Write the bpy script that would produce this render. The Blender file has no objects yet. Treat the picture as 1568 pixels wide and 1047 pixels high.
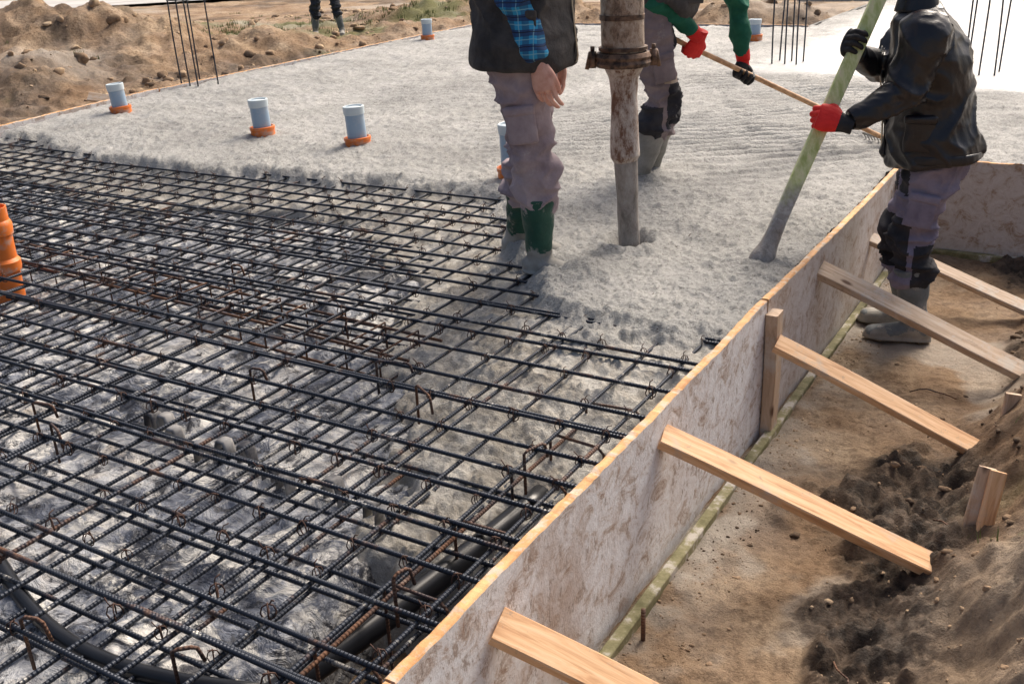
import bpy, math, random
import numpy as np
from mathutils import Matrix, Vector
random.seed(4); rng=np.random.default_rng(7)
sc=bpy.context.scene
sc.view_settings.view_transform='Standard'; sc.view_settings.look='None'; sc.view_settings.exposure=0
V=Vector
def rad(a): return math.radians(a)
# ---------------------------------------------------------------- camera
cd=bpy.data.cameras.new("camera"); cam=bpy.data.objects.new("camera",cd); sc.collection.objects.link(cam)
cd.lens=35; cd.sensor_width=36; cd.clip_start=.05; cd.clip_end=3000
R=Matrix.Rotation(rad(31.9),4,'Z')@Matrix.Rotation(rad(90-22.7),4,'X')@Matrix.Rotation(rad(-2.7),4,'Z')
cam.matrix_world=Matrix.Translation((0,0,1.3))@R
sc.camera=cam
# ---------------------------------------------------------------- light
SUN_EL=47; SUN_AZ=4   # azimuth measured from +Y toward +X
w=bpy.data.worlds.new("World"); sc.world=w; w.use_nodes=True
nt=w.node_tree; bg=nt.nodes['Background']; sky=nt.nodes.new('ShaderNodeTexSky'); sky.sky_type='NISHITA'
sky.sun_disc=False; sky.sun_elevation=rad(SUN_EL); sky.sun_rotation=rad(SUN_AZ); sky.dust_density=7.0; sky.air_density=.9; sky.ozone_density=.6
nt.links.new(sky.outputs[0],bg.inputs[0]); bg.inputs[1].default_value=.15
sd=bpy.data.lights.new("sun",'SUN'); sun=bpy.data.objects.new("sun",sd); sc.collection.objects.link(sun)
sd.energy=4.1; sd.angle=rad(32); sd.color=(1,.91,.80)
dv=V((math.sin(rad(SUN_AZ))*math.cos(rad(SUN_EL)),math.cos(rad(SUN_AZ))*math.cos(rad(SUN_EL)),math.sin(rad(SUN_EL))))
sun.rotation_euler=dv.to_track_quat('Z','Y').to_euler(); sun.location=(-4,12,8)
# ---------------------------------------------------------------- noise
def _h(a,b,c):
    h=(a.astype(np.int64)*374761393+b.astype(np.int64)*668265263+c.astype(np.int64)*2147483647*3+c.astype(np.int64)*1274126177)&0xFFFFFFFF
    h=((h^(h>>13))*1274126177)&0xFFFFFFFF
    h=((h^(h>>16))*2246822519)&0xFFFFFFFF
    return ((h^(h>>15))&0xFFFFFF)/float(0xFFFFFF)
def n3(x,y,z):
    x=np.asarray(x,float);y=np.asarray(y,float)+0*x;z=np.asarray(z,float)+0*x
    xi=np.floor(x);yi=np.floor(y);zi=np.floor(z);fx=x-xi;fy=y-yi;fz=z-zi
    fx=fx*fx*(3-2*fx);fy=fy*fy*(3-2*fy);fz=fz*fz*(3-2*fz)
    r=0
    for i in (0,1):
        for j in (0,1):
            for k in (0,1):
                r=r+_h(xi+i,yi+j,zi+k)*(fx if i else 1-fx)*(fy if j else 1-fy)*(fz if k else 1-fz)
    return r*2-1
def n2(x,y,s=0):
    x=np.asarray(x,float);y=np.asarray(y,float)
    c,d=math.cos(.6+s),math.sin(.6+s); x,y=c*x-d*y,d*x+c*y
    xi=np.floor(x);yi=np.floor(y);fx=x-xi;fy=y-yi
    fx=fx*fx*(3-2*fx);fy=fy*fy*(3-2*fy); z=np.zeros_like(xi)+int(s*7+3)
    return 2*(_h(xi,yi,z)*(1-fx)*(1-fy)+_h(xi+1,yi,z)*fx*(1-fy)+_h(xi,yi+1,z)*(1-fx)*fy+_h(xi+1,yi+1,z)*fx*fy)-1
def fbm(x,y,f,o=4,s=0,g=.5):
    r=0;a=1;t=0
    for i in range(o):
        r=r+a*n2(x*f,y*f,s+i*1.3);t+=a;a*=g;f*=2.03
    return r/t
def sst(a,b,x):
    t=np.clip((x-a)/(b-a),0,1);return t*t*(3-2*t)
# ---------------------------------------------------------------- materials
def mat(name,base,rough=.7,metal=0,spec=.5):
    m=bpy.data.materials.new(name);m.use_nodes=True;p=m.node_tree.nodes['Principled BSDF']
    p.inputs['Base Color'].default_value=(*base,1);p.inputs['Roughness'].default_value=rough;p.inputs['Metallic'].default_value=metal
    p.inputs['Specular IOR Level'].default_value=spec
    return m
class NB:
    def __init__(s,m): s.m=m;s.t=m.node_tree;s.p=s.t.nodes['Principled BSDF'];s.co=s.t.nodes.new('ShaderNodeTexCoord')
    def n(s,t,**k):
        x=s.t.nodes.new(t)
        for a,b in k.items(): setattr(x,a,b)
        return x
    def l(s,a,b): s.t.links.new(a,b)
    def noise(s,scale,detail=6,rough=.6,vec=None,stretch=None,dist=0):
        x=s.n('ShaderNodeTexNoise');x.inputs['Scale'].default_value=scale;x.inputs['Detail'].default_value=detail;x.inputs['Roughness'].default_value=rough;x.inputs['Distortion'].default_value=dist
        src=vec or s.co.outputs['Object']
        if stretch:
            mp=s.n('ShaderNodeMapping');mp.inputs['Scale'].default_value=stretch;s.l(src,mp.inputs[0]);src=mp.outputs[0]
        s.l(src,x.inputs['Vector']);return x.outputs['Fac']
    def ramp(s,fac,stops):
        x=s.n('ShaderNodeValToRGB');s.l(fac,x.inputs[0]);e=x.color_ramp.elements
        while len(e)<len(stops): e.new(.5)
        for i,(p,c) in enumerate(stops):
            e[i].position=p;e[i].color=(*c,1) if len(c)==3 else c
        return x.outputs[0]
    def mix(s,f,a,b,mode='MIX'):
        x=s.n('ShaderNodeMix',data_type='RGBA',blend_type=mode)
        for i,v in ((0,f),(6,a),(7,b)):
            if isinstance(v,(int,float)): x.inputs[i].default_value=v
            elif isinstance(v,tuple): x.inputs[i].default_value=(*v,1)
            else: s.l(v,x.inputs[i])
        return x.outputs[2]
    def math(s,op,a,b=0.0,c=0.0):
        x=s.n('ShaderNodeMath',operation=op)
        for i,v in enumerate((a,b,c)):
            if isinstance(v,(int,float)): x.inputs[i].default_value=v
            else: s.l(v,x.inputs[i])
        return x.outputs[0]
    def attr(s,n):
        x=s.n('ShaderNodeAttribute');x.attribute_name=n;return x.outputs['Fac']
    def bump(s,h,strength=.4,dist=.01,prev=None):
        x=s.n('ShaderNodeBump');x.inputs['Strength'].default_value=strength;x.inputs['Distance'].default_value=dist;s.l(h,x.inputs['Height'])
        if prev is not None: s.l(prev,x.inputs['Normal'])
        s.l(x.outputs[0],s.p.inputs['Normal']);return x.outputs[0]
    def col(s,c): s.l(c,s.p.inputs['Base Color'])
    def rough(s,c): s.l(c,s.p.inputs['Roughness'])
W3=lambda v:(v,v,v)
# concrete
M_conc=mat("wet_concrete",(.4,.4,.38),.7,0,.5);b=NB(M_conc)
c1=b.ramp(b.noise(1.1,5,.65),[(.36,(.30,.295,.28)),(.5,(.39,.385,.365)),(.66,(.50,.49,.465))])
c2=b.mix(b.ramp(b.noise(60,4,.75),[(.37,W3(.8)),(.48,W3(0))]),c1,(.17,.165,.15))  # dark flecks paint the shade of crevices into the concrete colour
c2=b.mix(b.ramp(b.noise(130,3,.7),[(.55,W3(0)),(.67,W3(.6))]),c2,(.62,.61,.58))
c3=b.mix(b.attr("smooth"),c2,(.56,.555,.54))
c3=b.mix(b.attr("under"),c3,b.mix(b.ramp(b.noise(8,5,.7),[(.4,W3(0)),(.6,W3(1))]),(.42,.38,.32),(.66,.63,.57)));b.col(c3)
b.rough(b.ramp(b.noise(3,4,.6),[(.36,W3(.36)),(.62,W3(.75))]))
inv=b.math('SUBTRACT',1.0,b.attr("smooth"))
hh=b.math('MULTIPLY',b.noise(65,5,.78),inv)
b1=b.bump(hh,1.0,.017);b.bump(b.math('MULTIPLY',b.noise(220,2,.6),inv),.6,.005,b1)
# rebar
def rebar_mat(name,rustlo,rusthi,dark=(.032,.038,.052)):
    m=mat(name,dark,.45,.5);b=NB(m)
    f=b.ramp(b.noise(4,5,.75),[(rustlo,W3(0)),(rusthi,W3(1))])
    rc=b.mix(b.noise(60,3),(.09,.045,.026),(.20,.09,.045))
    cc=b.mix(b.ramp(b.noise(14,4,.7),[(.60,W3(0)),(.68,W3(1))]),dark,(.30,.29,.27))
    b.col(b.mix(f,cc,rc));b.l(b.math('MULTIPLY',b.math('SUBTRACT',1.0,f),.55),b.p.inputs['Metallic'])
    b.rough(b.math('MULTIPLY_ADD',f,.4,.42))
    b.bump(b.math('SINE',b.math('MULTIPLY',b.attr("t"),620.0)),.5,.002)
    return m
M_bar=rebar_mat("steel_rebar",.57,.70);M_rust=rebar_mat("rusty_rebar",.34,.56);M_wire=mat("tie_wire",(.08,.04,.028),.7,.3)
# plastic sheet
M_sheet=mat("plastic_sheet",(.3,.3,.33),.35);b=NB(M_sheet)
s1=b.ramp(b.noise(2.6,6,.7,dist=.6),[(.40,(.025,.03,.045)),(.49,(.16,.18,.23)),(.57,(.50,.51,.53)),(.72,(.46,.39,.31))])
s2=b.mix(b.ramp(b.noise(7,6,.7,dist=1),[(.50,W3(0)),(.58,W3(1))]),s1,(.70,.68,.64))
s2=b.mix(b.ramp(b.noise(13,6,.75,dist=.7),[(.40,W3(.95)),(.47,W3(0))]),s2,(.03,.032,.042))
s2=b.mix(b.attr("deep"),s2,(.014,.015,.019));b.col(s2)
b.rough(b.ramp(b.noise(6,4),[(.4,W3(.22)),(.6,W3(.6))]));b1=b.bump(b.noise(16,5,.6,dist=1.5),.9,.03);b.bump(b.noise(120,3),.3,.004,b1)
# soil
M_soil=mat("soil",(.35,.25,.16),.9,0,.3);b=NB(M_soil)
a1=b.ramp(b.noise(1.6,6,.65),[(.32,(.25,.155,.09)),(.5,(.42,.285,.175)),(.68,(.60,.45,.30))])
a1=b.mix(b.ramp(b.noise(26,5,.75),[(.40,W3(.65)),(.54,W3(0))]),a1,(.17,.105,.06))
a1=b.mix(b.attr("dark"),a1,b.mix(b.ramp(b.noise(12,5,.7),[(.4,W3(0)),(.6,W3(1))]),(.055,.04,.03),(.19,.135,.095)))
a1=b.mix(b.attr("green"),a1,(.15,.17,.06))
a1=b.mix(b.attr("pale"),a1,(.58,.51,.43));b.col(a1)
b.rough(b.ramp(b.noise(2.5,4),[(.4,W3(.6)),(.55,W3(.95))]))
b1=b.bump(b.noise(30,7,.75),1.0,.04);b.bump(b.noise(170,3,.7),.7,.008,b1)
M_clod=mat("clod",(.2,.14,.09),.95,0,.2);b=NB(M_clod);b.col(b.ramp(b.noise(1.6,5),[(.38,(.11,.078,.055)),(.5,(.32,.22,.14)),(.65,(.52,.39,.26))]));b.bump(b.noise(60,5,.7),.8,.01)
# formwork
M_form=mat("formwork_panel",(.6,.55,.5),.65);b=NB(M_form)
f0=b.ramp(b.noise(13,8,.8,stretch=(1,.8,1.1),dist=.8),[(.36,(.36,.25,.19)),(.43,(.60,.52,.47)),(.49,(.78,.75,.74)),(.62,(.90,.90,.91))])
f1=b.mix(b.ramp(b.noise(1.9,6,.7,stretch=(1,1,.45)),[(.53,W3(0)),(.66,W3(.65))]),f0,(.46,.33,.25))
f1=b.mix(b.ramp(b.noise(30,6,.8,stretch=(1,1,.5)),[(.37,W3(.85)),(.44,W3(0))]),f1,(.34,.26,.21))
f1=b.mix(b.ramp(b.noise(24,5,.8,stretch=(1,1,.22)),[(.60,W3(0)),(.68,W3(.7))]),f1,(.62,.61,.59))
f1=b.mix(b.attr("brown"),f1,b.mix(.6,f0,(.27,.18,.11)))
sp=b.n('ShaderNodeSeparateXYZ');b.l(b.co.outputs['Object'],sp.inputs[0])
lowm=b.math('ADD',sp.outputs['Z'],b.math('MULTIPLY',b.noise(9,6,.7),.22))
f1=b.mix(b.ramp(b.math('ADD',lowm,.6),[(.10,W3(.75)),(.24,W3(0))]),f1,(.60,.57,.53))
b.col(f1);b.bump(b.noise(60,6,.7),.5,.006)
def wood(name,ca,cb,cc,axis_stretch=(14,14,1.2),stain=None,rough=.65):
    m=mat(name,ca,rough);b=NB(m);g=b.n('ShaderNodeUVMap');v=g.outputs[0]
    n=b.noise(9,5,.6,vec=v,stretch=(6,.5,1),dist=.8)
    c=b.ramp(n,[(.3,ca),(.5,cb),(.72,cc)])
    kn=b.n('ShaderNodeTexVoronoi');kn.inputs['Scale'].default_value=1;mp=b.n('ShaderNodeMapping');mp.inputs['Scale'].default_value=(7,3.0,1);b.l(v,mp.inputs[0]);b.l(mp.outputs[0],kn.inputs['Vector'])
    c=b.mix(b.ramp(kn.outputs['Distance'],[(.05,W3(1)),(.1,W3(0))]),c,(.13,.06,.03))
    if stain: c=b.mix(b.ramp(b.noise(5,6,.7),[(stain[0],W3(0)),(stain[0]+.12,W3(1))]),c,stain[1])
    c=b.mix(b.ramp(b.noise(22,6,.8),[(.60,W3(0)),(.66,W3(.6))]),c,(.30,.22,.16))
    b.col(c);b.bump(n,.35,.004);return m
M_pine=wood("pine_board",(.46,.22,.09),(.70,.42,.22),(.80,.55,.34),stain=(.56,(.52,.40,.30)))
M_pine2=wood("weathered_board",(.36,.24,.15),(.54,.39,.27),(.66,.53,.40),stain=(.5,(.56,.50,.43)))
M_edge=mat("panel_edge",(.6,.36,.18),.7);b=NB(M_edge);b.col(b.mix(b.ramp(b.noise(13,6,.7),[(.5,W3(0)),(.6,W3(1))]),b.ramp(b.noise(30,5,stretch=(1,.15,1)),[(.35,(.48,.23,.08)),(.65,(.78,.44,.19))]),(.58,.46,.35)));b.bump(b.noise(70,5,.7),.5,.004)
M_green=mat("mossy_batten",(.2,.2,.09),.8);b=NB(M_green);b.col(b.ramp(b.noise(9,6,.7),[(.38,(.15,.14,.06)),(.52,(.27,.245,.13)),(.60,(.52,.48,.42))]));b.bump(b.noise(50,5),.5,.004)
M_pole=mat("screed_board",(.45,.5,.2),.6);b=NB(M_pole)
zz=b.n('ShaderNodeSeparateXYZ');b.l(b.co.outputs['Object'],zz.inputs[0])
pc=b.ramp(b.noise(8,6,.6,stretch=(5,5,.8)),[(.35,(.42,.50,.16)),(.55,(.66,.70,.36)),(.72,(.78,.72,.50))])
zf=b.math('ADD',zz.outputs['Z'],b.math('MULTIPLY',b.noise(14,4),.22))
b.col(b.mix(b.ramp(zf,[(.30,W3(1)),(.42,W3(0))]),pc,b.ramp(b.noise(40,5),[(.4,(.30,.28,.25)),(.6,(.46,.44,.41))])));b.bump(b.noise(60,5),.5,.004)
# ---------------------------------------------------------------- mesh helpers
def mk(name,verts,faces,mats,smooth=True,attrs=None,fm=None,link=True):
    me=bpy.data.meshes.new(name);v=np.asarray(verts,dtype=np.float32);f=np.asarray(faces,dtype=np.int32) if not isinstance(faces,list) else faces
    if isinstance(f,list): me.from_pydata(v.tolist(),[],f)
    else:
        k=f.shape[1];me.vertices.add(len(v));me.vertices.foreach_set("co",v.ravel());me.loops.add(f.size);me.loops.foreach_set("vertex_index",f.ravel())
        me.polygons.add(len(f));me.polygons.foreach_set("loop_start",np.arange(0,f.size,k,dtype=np.int32));me.polygons.foreach_set("loop_total",np.full(len(f),k,dtype=np.int32));me.update(calc_edges=True)
    for m in (mats if isinstance(mats,(list,tuple)) else [mats]): me.materials.append(m)
    if smooth: me.polygons.foreach_set("use_smooth",np.ones(len(me.polygons),dtype=bool))
    if fm is not None: me.polygons.foreach_set("material_index",np.asarray(fm,dtype=np.int32))
    if attrs:
        for k2,a in attrs.items():
            at=me.attributes.new(k2,'FLOAT','POINT');at.data.foreach_set("value",np.asarray(a,dtype=np.float32))
    me.validate();me.update()
    o=bpy.data.objects.new(name,me)
    if link: sc.collection.objects.link(o)
    return o
class Acc:
    def __init__(s): s.v=[];s.f=[];s.t=[];s.n=0
    def add(s,v,f,t=None):
        v=np.asarray(v,float);s.v.append(v);s.f+= [tuple(i+s.n for i in q) for q in f];s.t.append(np.zeros(len(v)) if t is None else t);s.n+=len(v)
    def obj(s,name,mats,smooth=True): return mk(name,np.concatenate(s.v),s.f,mats,smooth,{"t":np.concatenate(s.t)})
def tube(pts,r,n=6,caps=True):
    pts=np.asarray(pts,float);m=len(pts);tan=np.gradient(pts,axis=0);tan/=np.linalg.norm(tan,axis=1)[:,None]+1e-9
    rr=np.broadcast_to(np.asarray(r,float),(m,))
    up=np.array([0,0,1.]) if abs(tan[0][2])<.9 else np.array([1.,0,0])
    V_=[]
    u=np.cross(tan[0],up);u/=np.linalg.norm(u)
    for i in range(m):
        u=u-tan[i]*np.dot(u,tan[i]);u/=np.linalg.norm(u);v=np.cross(tan[i],u)
        for k in range(n):
            a=2*math.pi*k/n;V_.append(pts[i]+(u*math.cos(a)+v*math.sin(a))*rr[i])
    F=[(i*n+k,i*n+(k+1)%n,(i+1)*n+(k+1)%n,(i+1)*n+k) for i in range(m-1) for k in range(n)]
    if caps: F+=[tuple(range(n))[::-1],tuple((m-1)*n+k for k in range(n))]
    L=np.concatenate([[0],np.cumsum(np.linalg.norm(np.diff(pts,axis=0),axis=1))])
    return V_,F,np.repeat(L,n)
def board(name,p0,p1,width,thick,wdir,mats,segs=14,taper=0,parent=None,wob=.002):
    p0=np.array(p0,float);p1=np.array(p1,float);L=np.linalg.norm(p1-p0);ax=(p1-p0)/L;wd=np.array(wdir,float);wd-=ax*np.dot(wd,ax);wd/=np.linalg.norm(wd);nn=np.cross(ax,wd)
    prof=[];c=.0035
    for (a,b2) in ((1,1),(-1,1),(-1,-1),(1,-1)):
        x=a*width/2;y=b2*thick/2
        if a*b2>0: prof+=[(x,y-b2*c),(x-a*c,y)]
        else: prof+=[(x-a*c,y),(x,y-b2*c)]
    vs=[];uv=[];n=8
    for i in range(segs+1):
        s=i/segs;cc=p0+ax*L*s;wb=wob*np.array([math.sin(s*5+p0[1]*9),math.cos(s*4+p0[0]*7),math.sin(s*6)])
        for (x,y) in prof: vs.append(cc+wd*x+nn*y+wb);uv.append((x+y*.7+p0[1]*3.1,s*L+p0[0]))
    F=[(i*n+k,i*n+(k+1)%n,(i+1)*n+(k+1)%n,(i+1)*n+k) for i in range(segs) for k in range(n)]
    F+=[tuple(range(n))[::-1],tuple(segs*n+k for k in range(n))]
    o=mk(name,vs,F,mats,False);ul=o.data.uv_layers.new(name="UVMap")
    for lp in o.data.loops: ul.data[lp.index].uv=uv[lp.vertex_index]
    if parent: o.parent=parent
    return o
def empty(name,loc=(0,0,0)):
    e=bpy.data.objects.new(name,None);sc.collection.objects.link(e);e.location=loc;e.empty_display_size=.1;return e
# ---------------------------------------------------------------- layout data
def xleft(y): return np.interp(y,[3.5,6.5,13],[-7.15,-7.8,-8.15])
BX=[-8.5,-6.3,-5.1,-4.5,-3.7,-2.8,-2.4,-2.21,-1.97,-1.73,-1.45,-1.17,-1.0];BY=[4.85,4.45,4.30,4.42,4.47,4.47,4.0,3.63,3.43,3.11,2.98,3.07,3.13]
def polar(rows,cols): return np.meshgrid(rows,cols,indexing='ij')
def gridfaces(nr,nc,wrap=False):
    i=np.arange(nr-1)[:,None];j=np.arange(nc if wrap else nc-1)[None,:];j2=(j+1)%nc
    return np.stack([i*nc+j,i*nc+j2,(i+1)*nc+j2,(i+1)*nc+j],-1).reshape(-1,4)
# ---------------------------------------------------------------- terrain
rows=np.concatenate([[0.0],np.exp(np.linspace(math.log(.35),math.log(30),820)),np.exp(np.linspace(math.log(31),math.log(1500),40))])
fine=np.linspace(rad(-8),rad(75),560)
coarse=np.linspace(rad(75),rad(352),180)[1:-1]
cols=np.concatenate([fine,coarse])
Rr,Th=polar(rows,cols);X=-Rr*np.sin(Th);Y=Rr*np.cos(Th)
def terrain(X,Y):
    z=-.30+.05*fbm(X,Y,.5,3,1)+.03*fbm(X,Y,3,4,2)
    inside=(X<-1.0)&(X>xleft(Y)-.02)&(Y>-3)
    ns=.13*fbm(X,Y,2.2,5,3)
    bank=sst(-.33,.06,X+ns)*sst(5.45,4.9,Y+ns)
    tr=-.535+.018*fbm(X,Y,3,4,4)+.016*fbm(X,Y,14,4,5)
    darkm=sst(.06,.30,fbm(X,Y,1.5,6,6)+.45*sst(-.75,-.35,X)-.27)*sst(-.88,-.62,X)*sst(-.08,-.28,X)
    lumps=(np.abs(fbm(X,Y,9,4,7))*.09+np.abs(fbm(X,Y,26,3,77))*.035)*darkm
    bk=tr+lumps+bank*(.29+.09*sst(3,2,Y)+.09*fbm(X,Y,3.5,5,8)+.10*np.abs(fbm(X,Y,8,5,9)))
    right=(X>=-1.01)&(Y<5.9)
    far=sst(1.5,3.5,X)
    z=np.where(right,bk*(1-far)+(-.28+.03*fbm(X,Y,2,3,3))*far,z)
    zin=np.where(X>-1.28,-.58,-.42);z=np.where(inside|((X>=-1.01)&(Y>=5.9)&(Y<20)&(X<3.2)),np.where((X<-1)&(Y<5.9),zin,-.45),z)
    out=(X<xleft(Y)-.05)|(Y>12.8)
    o=sst(0,.5,xleft(Y)-.05-X)
    o=np.maximum(o,sst(12.9,13.5,Y)*(X<-3.6))
    mound=0
    for (cx,cy,a,sx,sy,rt) in ((-13.2,9.0,.74,2.6,1.7,.5),(-16.5,12,.6,2.5,2.5,0),(-11.2,7.0,.32,1.2,1.0,0),(-10.1,10.6,.26,.7,1.4,0),(-9.6,13.0,.22,.6,1.2,0),(-11.0,15.0,.32,1.3,1.3,0),(-8.8,15.6,.42,1.6,1.0,0),(-5.0,15.2,.42,1.8,1.0,0),(-14.0,17.5,.3,2.2,1.6,0)):
        dx=X-cx;dy=Y-cy;c,s_=math.cos(rt),math.sin(rt);u=(c*dx+s_*dy)/sx;v=(-s_*dx+c*dy)/sy
        mound=mound+a*np.exp(-(u*u+v*v)*1.2)
    rr=np.hypot(X,Y);fall=sst(24,18,rr)
    z=z+np.where(out,o*fall*(mound*(1+.45*fbm(X,Y,1.3,5,11))+.15*np.abs(fbm(X,Y,1.5,5,12))+.10*np.abs(fbm(X,Y,4.5,5,13))),0)
    dark=np.where(right,darkm*(1-far),np.where(out,.75*sst(.10,.35,fbm(X,Y,.8,6,14)),.3))
    grn=np.where(out,.8*sst(.05,.4,fbm(X,Y,.7,4,15)+.8*np.exp(-((X+11.8)**2+(Y-13.5)**2)/6)-.35),0)+np.where(right,.7*bank*sst(.3,.5,fbm(X,Y,3,3,16)),0)
    grn=grn+sst(30,60,rr)*.6
    pale=np.where(right,np.exp(-np.maximum(X+.93,0)/.12)*.9*sst(-.35,.15,fbm(X,Y,6,4,17))+.6*sst(.10,.3,fbm(X,Y,2.5,5,18))*(1-bank)*(1-darkm)+.35*bank*sst(3,2.3,Y),0)
    pale=np.where(out,.5*sst(0,.4,fbm(X,Y,.5,3,19)),pale)
    return z,dark,np.clip(grn,0,1),pale
Z,dk,gr,pl=terrain(X,Y)
nr,nc=X.shape
mk("ground",np.stack([X,Y,Z],-1).reshape(-1,3),gridfaces(nr,nc,True)[:, ::-1],M_soil,True,{"dark":dk.ravel(),"green":gr.ravel(),"pale":pl.ravel()})
# ---------------------------------------------------------------- plastic sheet base
gx=np.linspace(-7.9,-1.03,620);gy=np.linspace(-1.5,5.6,620);GX,GY=np.meshgrid(gx,gy,indexing='ij')
cr=np.abs(fbm(GX,GY,2.5,4,21))*.06+np.abs(fbm(GX,GY,8,3,22))*.035+np.abs(fbm(GX,GY,15,2,24))*.012
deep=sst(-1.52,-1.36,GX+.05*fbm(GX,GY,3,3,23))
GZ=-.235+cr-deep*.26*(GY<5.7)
m=(GX>xleft(GY)-.0)
F=gridfaces(*GX.shape);F=F[m.ravel()[F].all(1)]
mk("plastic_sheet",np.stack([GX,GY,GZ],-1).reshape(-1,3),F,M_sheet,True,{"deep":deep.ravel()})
# ---------------------------------------------------------------- concrete slab
FEET=[(-1.95,3.41),(-2.20,3.64),(-2.18,4.93),(-2.2,5.17)]
HOSE=(-1.76,3.84)
rows=np.exp(np.linspace(math.log(1.7),math.log(24),820));cols=np.linspace(rad(-16),rad(68),680)
Rr,Th=polar(rows,cols);X=-Rr*np.sin(Th);Y=Rr*np.cos(Th)
XR=-1.022;YC=5.872
ybk=np.where(X<-3.45,12.65,19.0)
ins=(X>xleft(Y))&(((X<XR))|((Y>YC)&(X<3.0)))&(Y<ybk)
a=(X>XR)&(Y<YC);near_x=(X-XR)<(YC-Y)
X=np.where(a&near_x,XR,X);Y=np.where(a&~near_x,YC,Y)
X=np.maximum(X,xleft(Y));X=np.minimum(X,3.0)
Y=np.where((X<-3.45),np.minimum(Y,12.65),np.minimum(Y,19.0))
d=Y-np.interp(X,BX,BY)+.12*fbm(X,Y,3,4,31)+.07*fbm(X,Y,11,3,32)
L=np.interp(X,[-3.6,-2.6,-1.5,-1.0],[.5,1.1,1.35,1.15])
smooth=sst(8.5,9.2,Y+.25*(X+2.4)+.25*fbm(X,Y,1.2,3,33))*sst(-3.3,-2.6,X+.2*fbm(X,Y,1.5,3,34))
h=-.06*sst(0,.16,-d)-.13*sst(.05,1,-d/L)-(.5*sst(.85,1.2,-d/L+.22*fbm(X,Y,3,4,41)))
lump=fbm(X,Y,20,3,35,.6)*.014+fbm(X,Y,7,3,36)*.012+(np.abs(fbm(X,Y,36,2,37))-.25)*.019
rk=np.exp(-(((X+1.8)/.8)**2+((Y-6.4)/1.5)**2)**1.5)+.9*np.exp(-(((X+3.1)/.8)**2+((Y-6.1)/.9)**2)**2)+.7*np.exp(-(((X+2.4)/1.4)**2+((Y-8.4)/.8)**2)**2)+.6*np.exp(-(((X+5.0)/1.0)**2+((Y-7.2)/.8)**2)**2)
rk=np.clip(rk,0,1)
wx=X*.55-Y*.83+.16*fbm(X,Y,1.2,3,38)
fur=np.sin(wx*2*math.pi/.12)*.024*rk*(.75+.6*fbm(X,Y,3,2,39))
h2=h+(lump*(1-.6*rk)+.022*fbm(X,Y,1.4,3,40)+fur)*(1-.93*smooth)
for (fx,fy) in FEET: h2=h2+.022*np.exp(-(((X-fx-.03)**2+(Y-fy)**2)/.014))
h2=h2+.040*np.exp(-((X+1.76)**2+(Y-3.44)**2)/.008)
dd=np.hypot(X-HOSE[0],Y-HOSE[1]);h2=h2+.03*np.exp(-((dd-.13)/.05)**2)-.05*np.exp(-(dd/.085)**4)
dd=np.hypot(X-HOSE[0]-.07,Y-HOSE[1]+.01);h2=h2-.06*np.exp(-(dd/.04)**4)
edge=np.where(Y<YC,XR-X,99);h2=h2-.012*np.exp(-edge/.02);h2=np.where(edge<.05,np.minimum(h2,.004),h2)
F=gridfaces(*X.shape);F=F[ins.ravel()[F].any(1)];F=F[(h2.ravel()[F]>-.52).any(1)]
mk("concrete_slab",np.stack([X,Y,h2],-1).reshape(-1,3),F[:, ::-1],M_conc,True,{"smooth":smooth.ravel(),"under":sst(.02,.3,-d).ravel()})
# ---------------------------------------------------------------- rebar mesh
xs=np.arange(-1.10,-7.2,-.15);ys=np.arange(-1.2,4.95,.15)
xs=xs+rng.normal(0,.009,len(xs));ys=ys+rng.normal(0,.012,len(ys))
A=Acc()
def bar(acc,p0,p1,r,wob=.004,n=10,sides=7):
    p0=np.array(p0,float);p1=np.array(p1,float);s=np.linspace(0,1,n)[:,None];p=p0+(p1-p0)*s
    ph=rng.uniform(0,6,3);p=p+wob*np.stack([np.sin(s[:,0]*7+ph[0]),np.sin(s[:,0]*6+ph[1]),.6*np.sin(s[:,0]*9+ph[2])],1)
    acc.add(*tube(p,r,sides))
for layer,(zz_,off,sk) in enumerate(((-.036,0,1),(-.165,.06,1))):
    for x in xs:
        bar(A,(x+off+rng.normal(0,.008),-1.6,zz_-.013),(x+off+rng.normal(0,.014),5.0,zz_-.013),.0062)
    for y in ys:
        xl=float(xleft(y))+.03
        bar(A,(xl,y+off+rng.normal(0,.016),zz_),(-1.035,y+off+rng.normal(0,.016),zz_),.0066)
for y in (1.02,1.64,2.31,3.05):
    k=ys[np.argmin(abs(ys-y))];bar(A,(-5.2,k+.017,-.036),(-1.04,k+.020,-.036),.0066)
for x in (-1.55,-2.6,-3.9):
    k=xs[np.argmin(abs(xs-x))];bar(A,(k+.017,-1.6,-.049),(k+.016,3.6,-.049),.0062)
rm=A.obj("rebar_mesh",M_bar)
base=[]
for s_ in (1,-1):
    p=[]
    for k in range(9):
        t=2*math.pi*k/8;e=.0125
        q=np.array([s_*math.cos(t)*e*.75,math.cos(t)*e*.75,math.sin(t)*.0165]);p.append(q)
    base.append(tube(p,.0015,4))
base.append(tube([(0,.004,.012),(.006,.006,.022),(.015,.002,.026)],.0014,4))
bv=np.concatenate([np.array(b_[0]) for b_ in base]);bf=[];o_=0
for b_ in base:
    bf+=[tuple(i+o_ for i in f) for f in b_[1] if len(f)==4];o_+=len(b_[0])
bf=np.array(bf);P=[(x,y,-.042) for x in xs for y in ys if rng.random()<.8 and y>.2]
P=np.array(P);ang=rng.choice([0,math.pi/2,math.pi,-math.pi/2],len(P))+rng.normal(0,.25,len(P));scl=rng.uniform(.9,1.35,len(P))
c,s=np.cos(ang)[:,None],np.sin(ang)[:,None]
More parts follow.
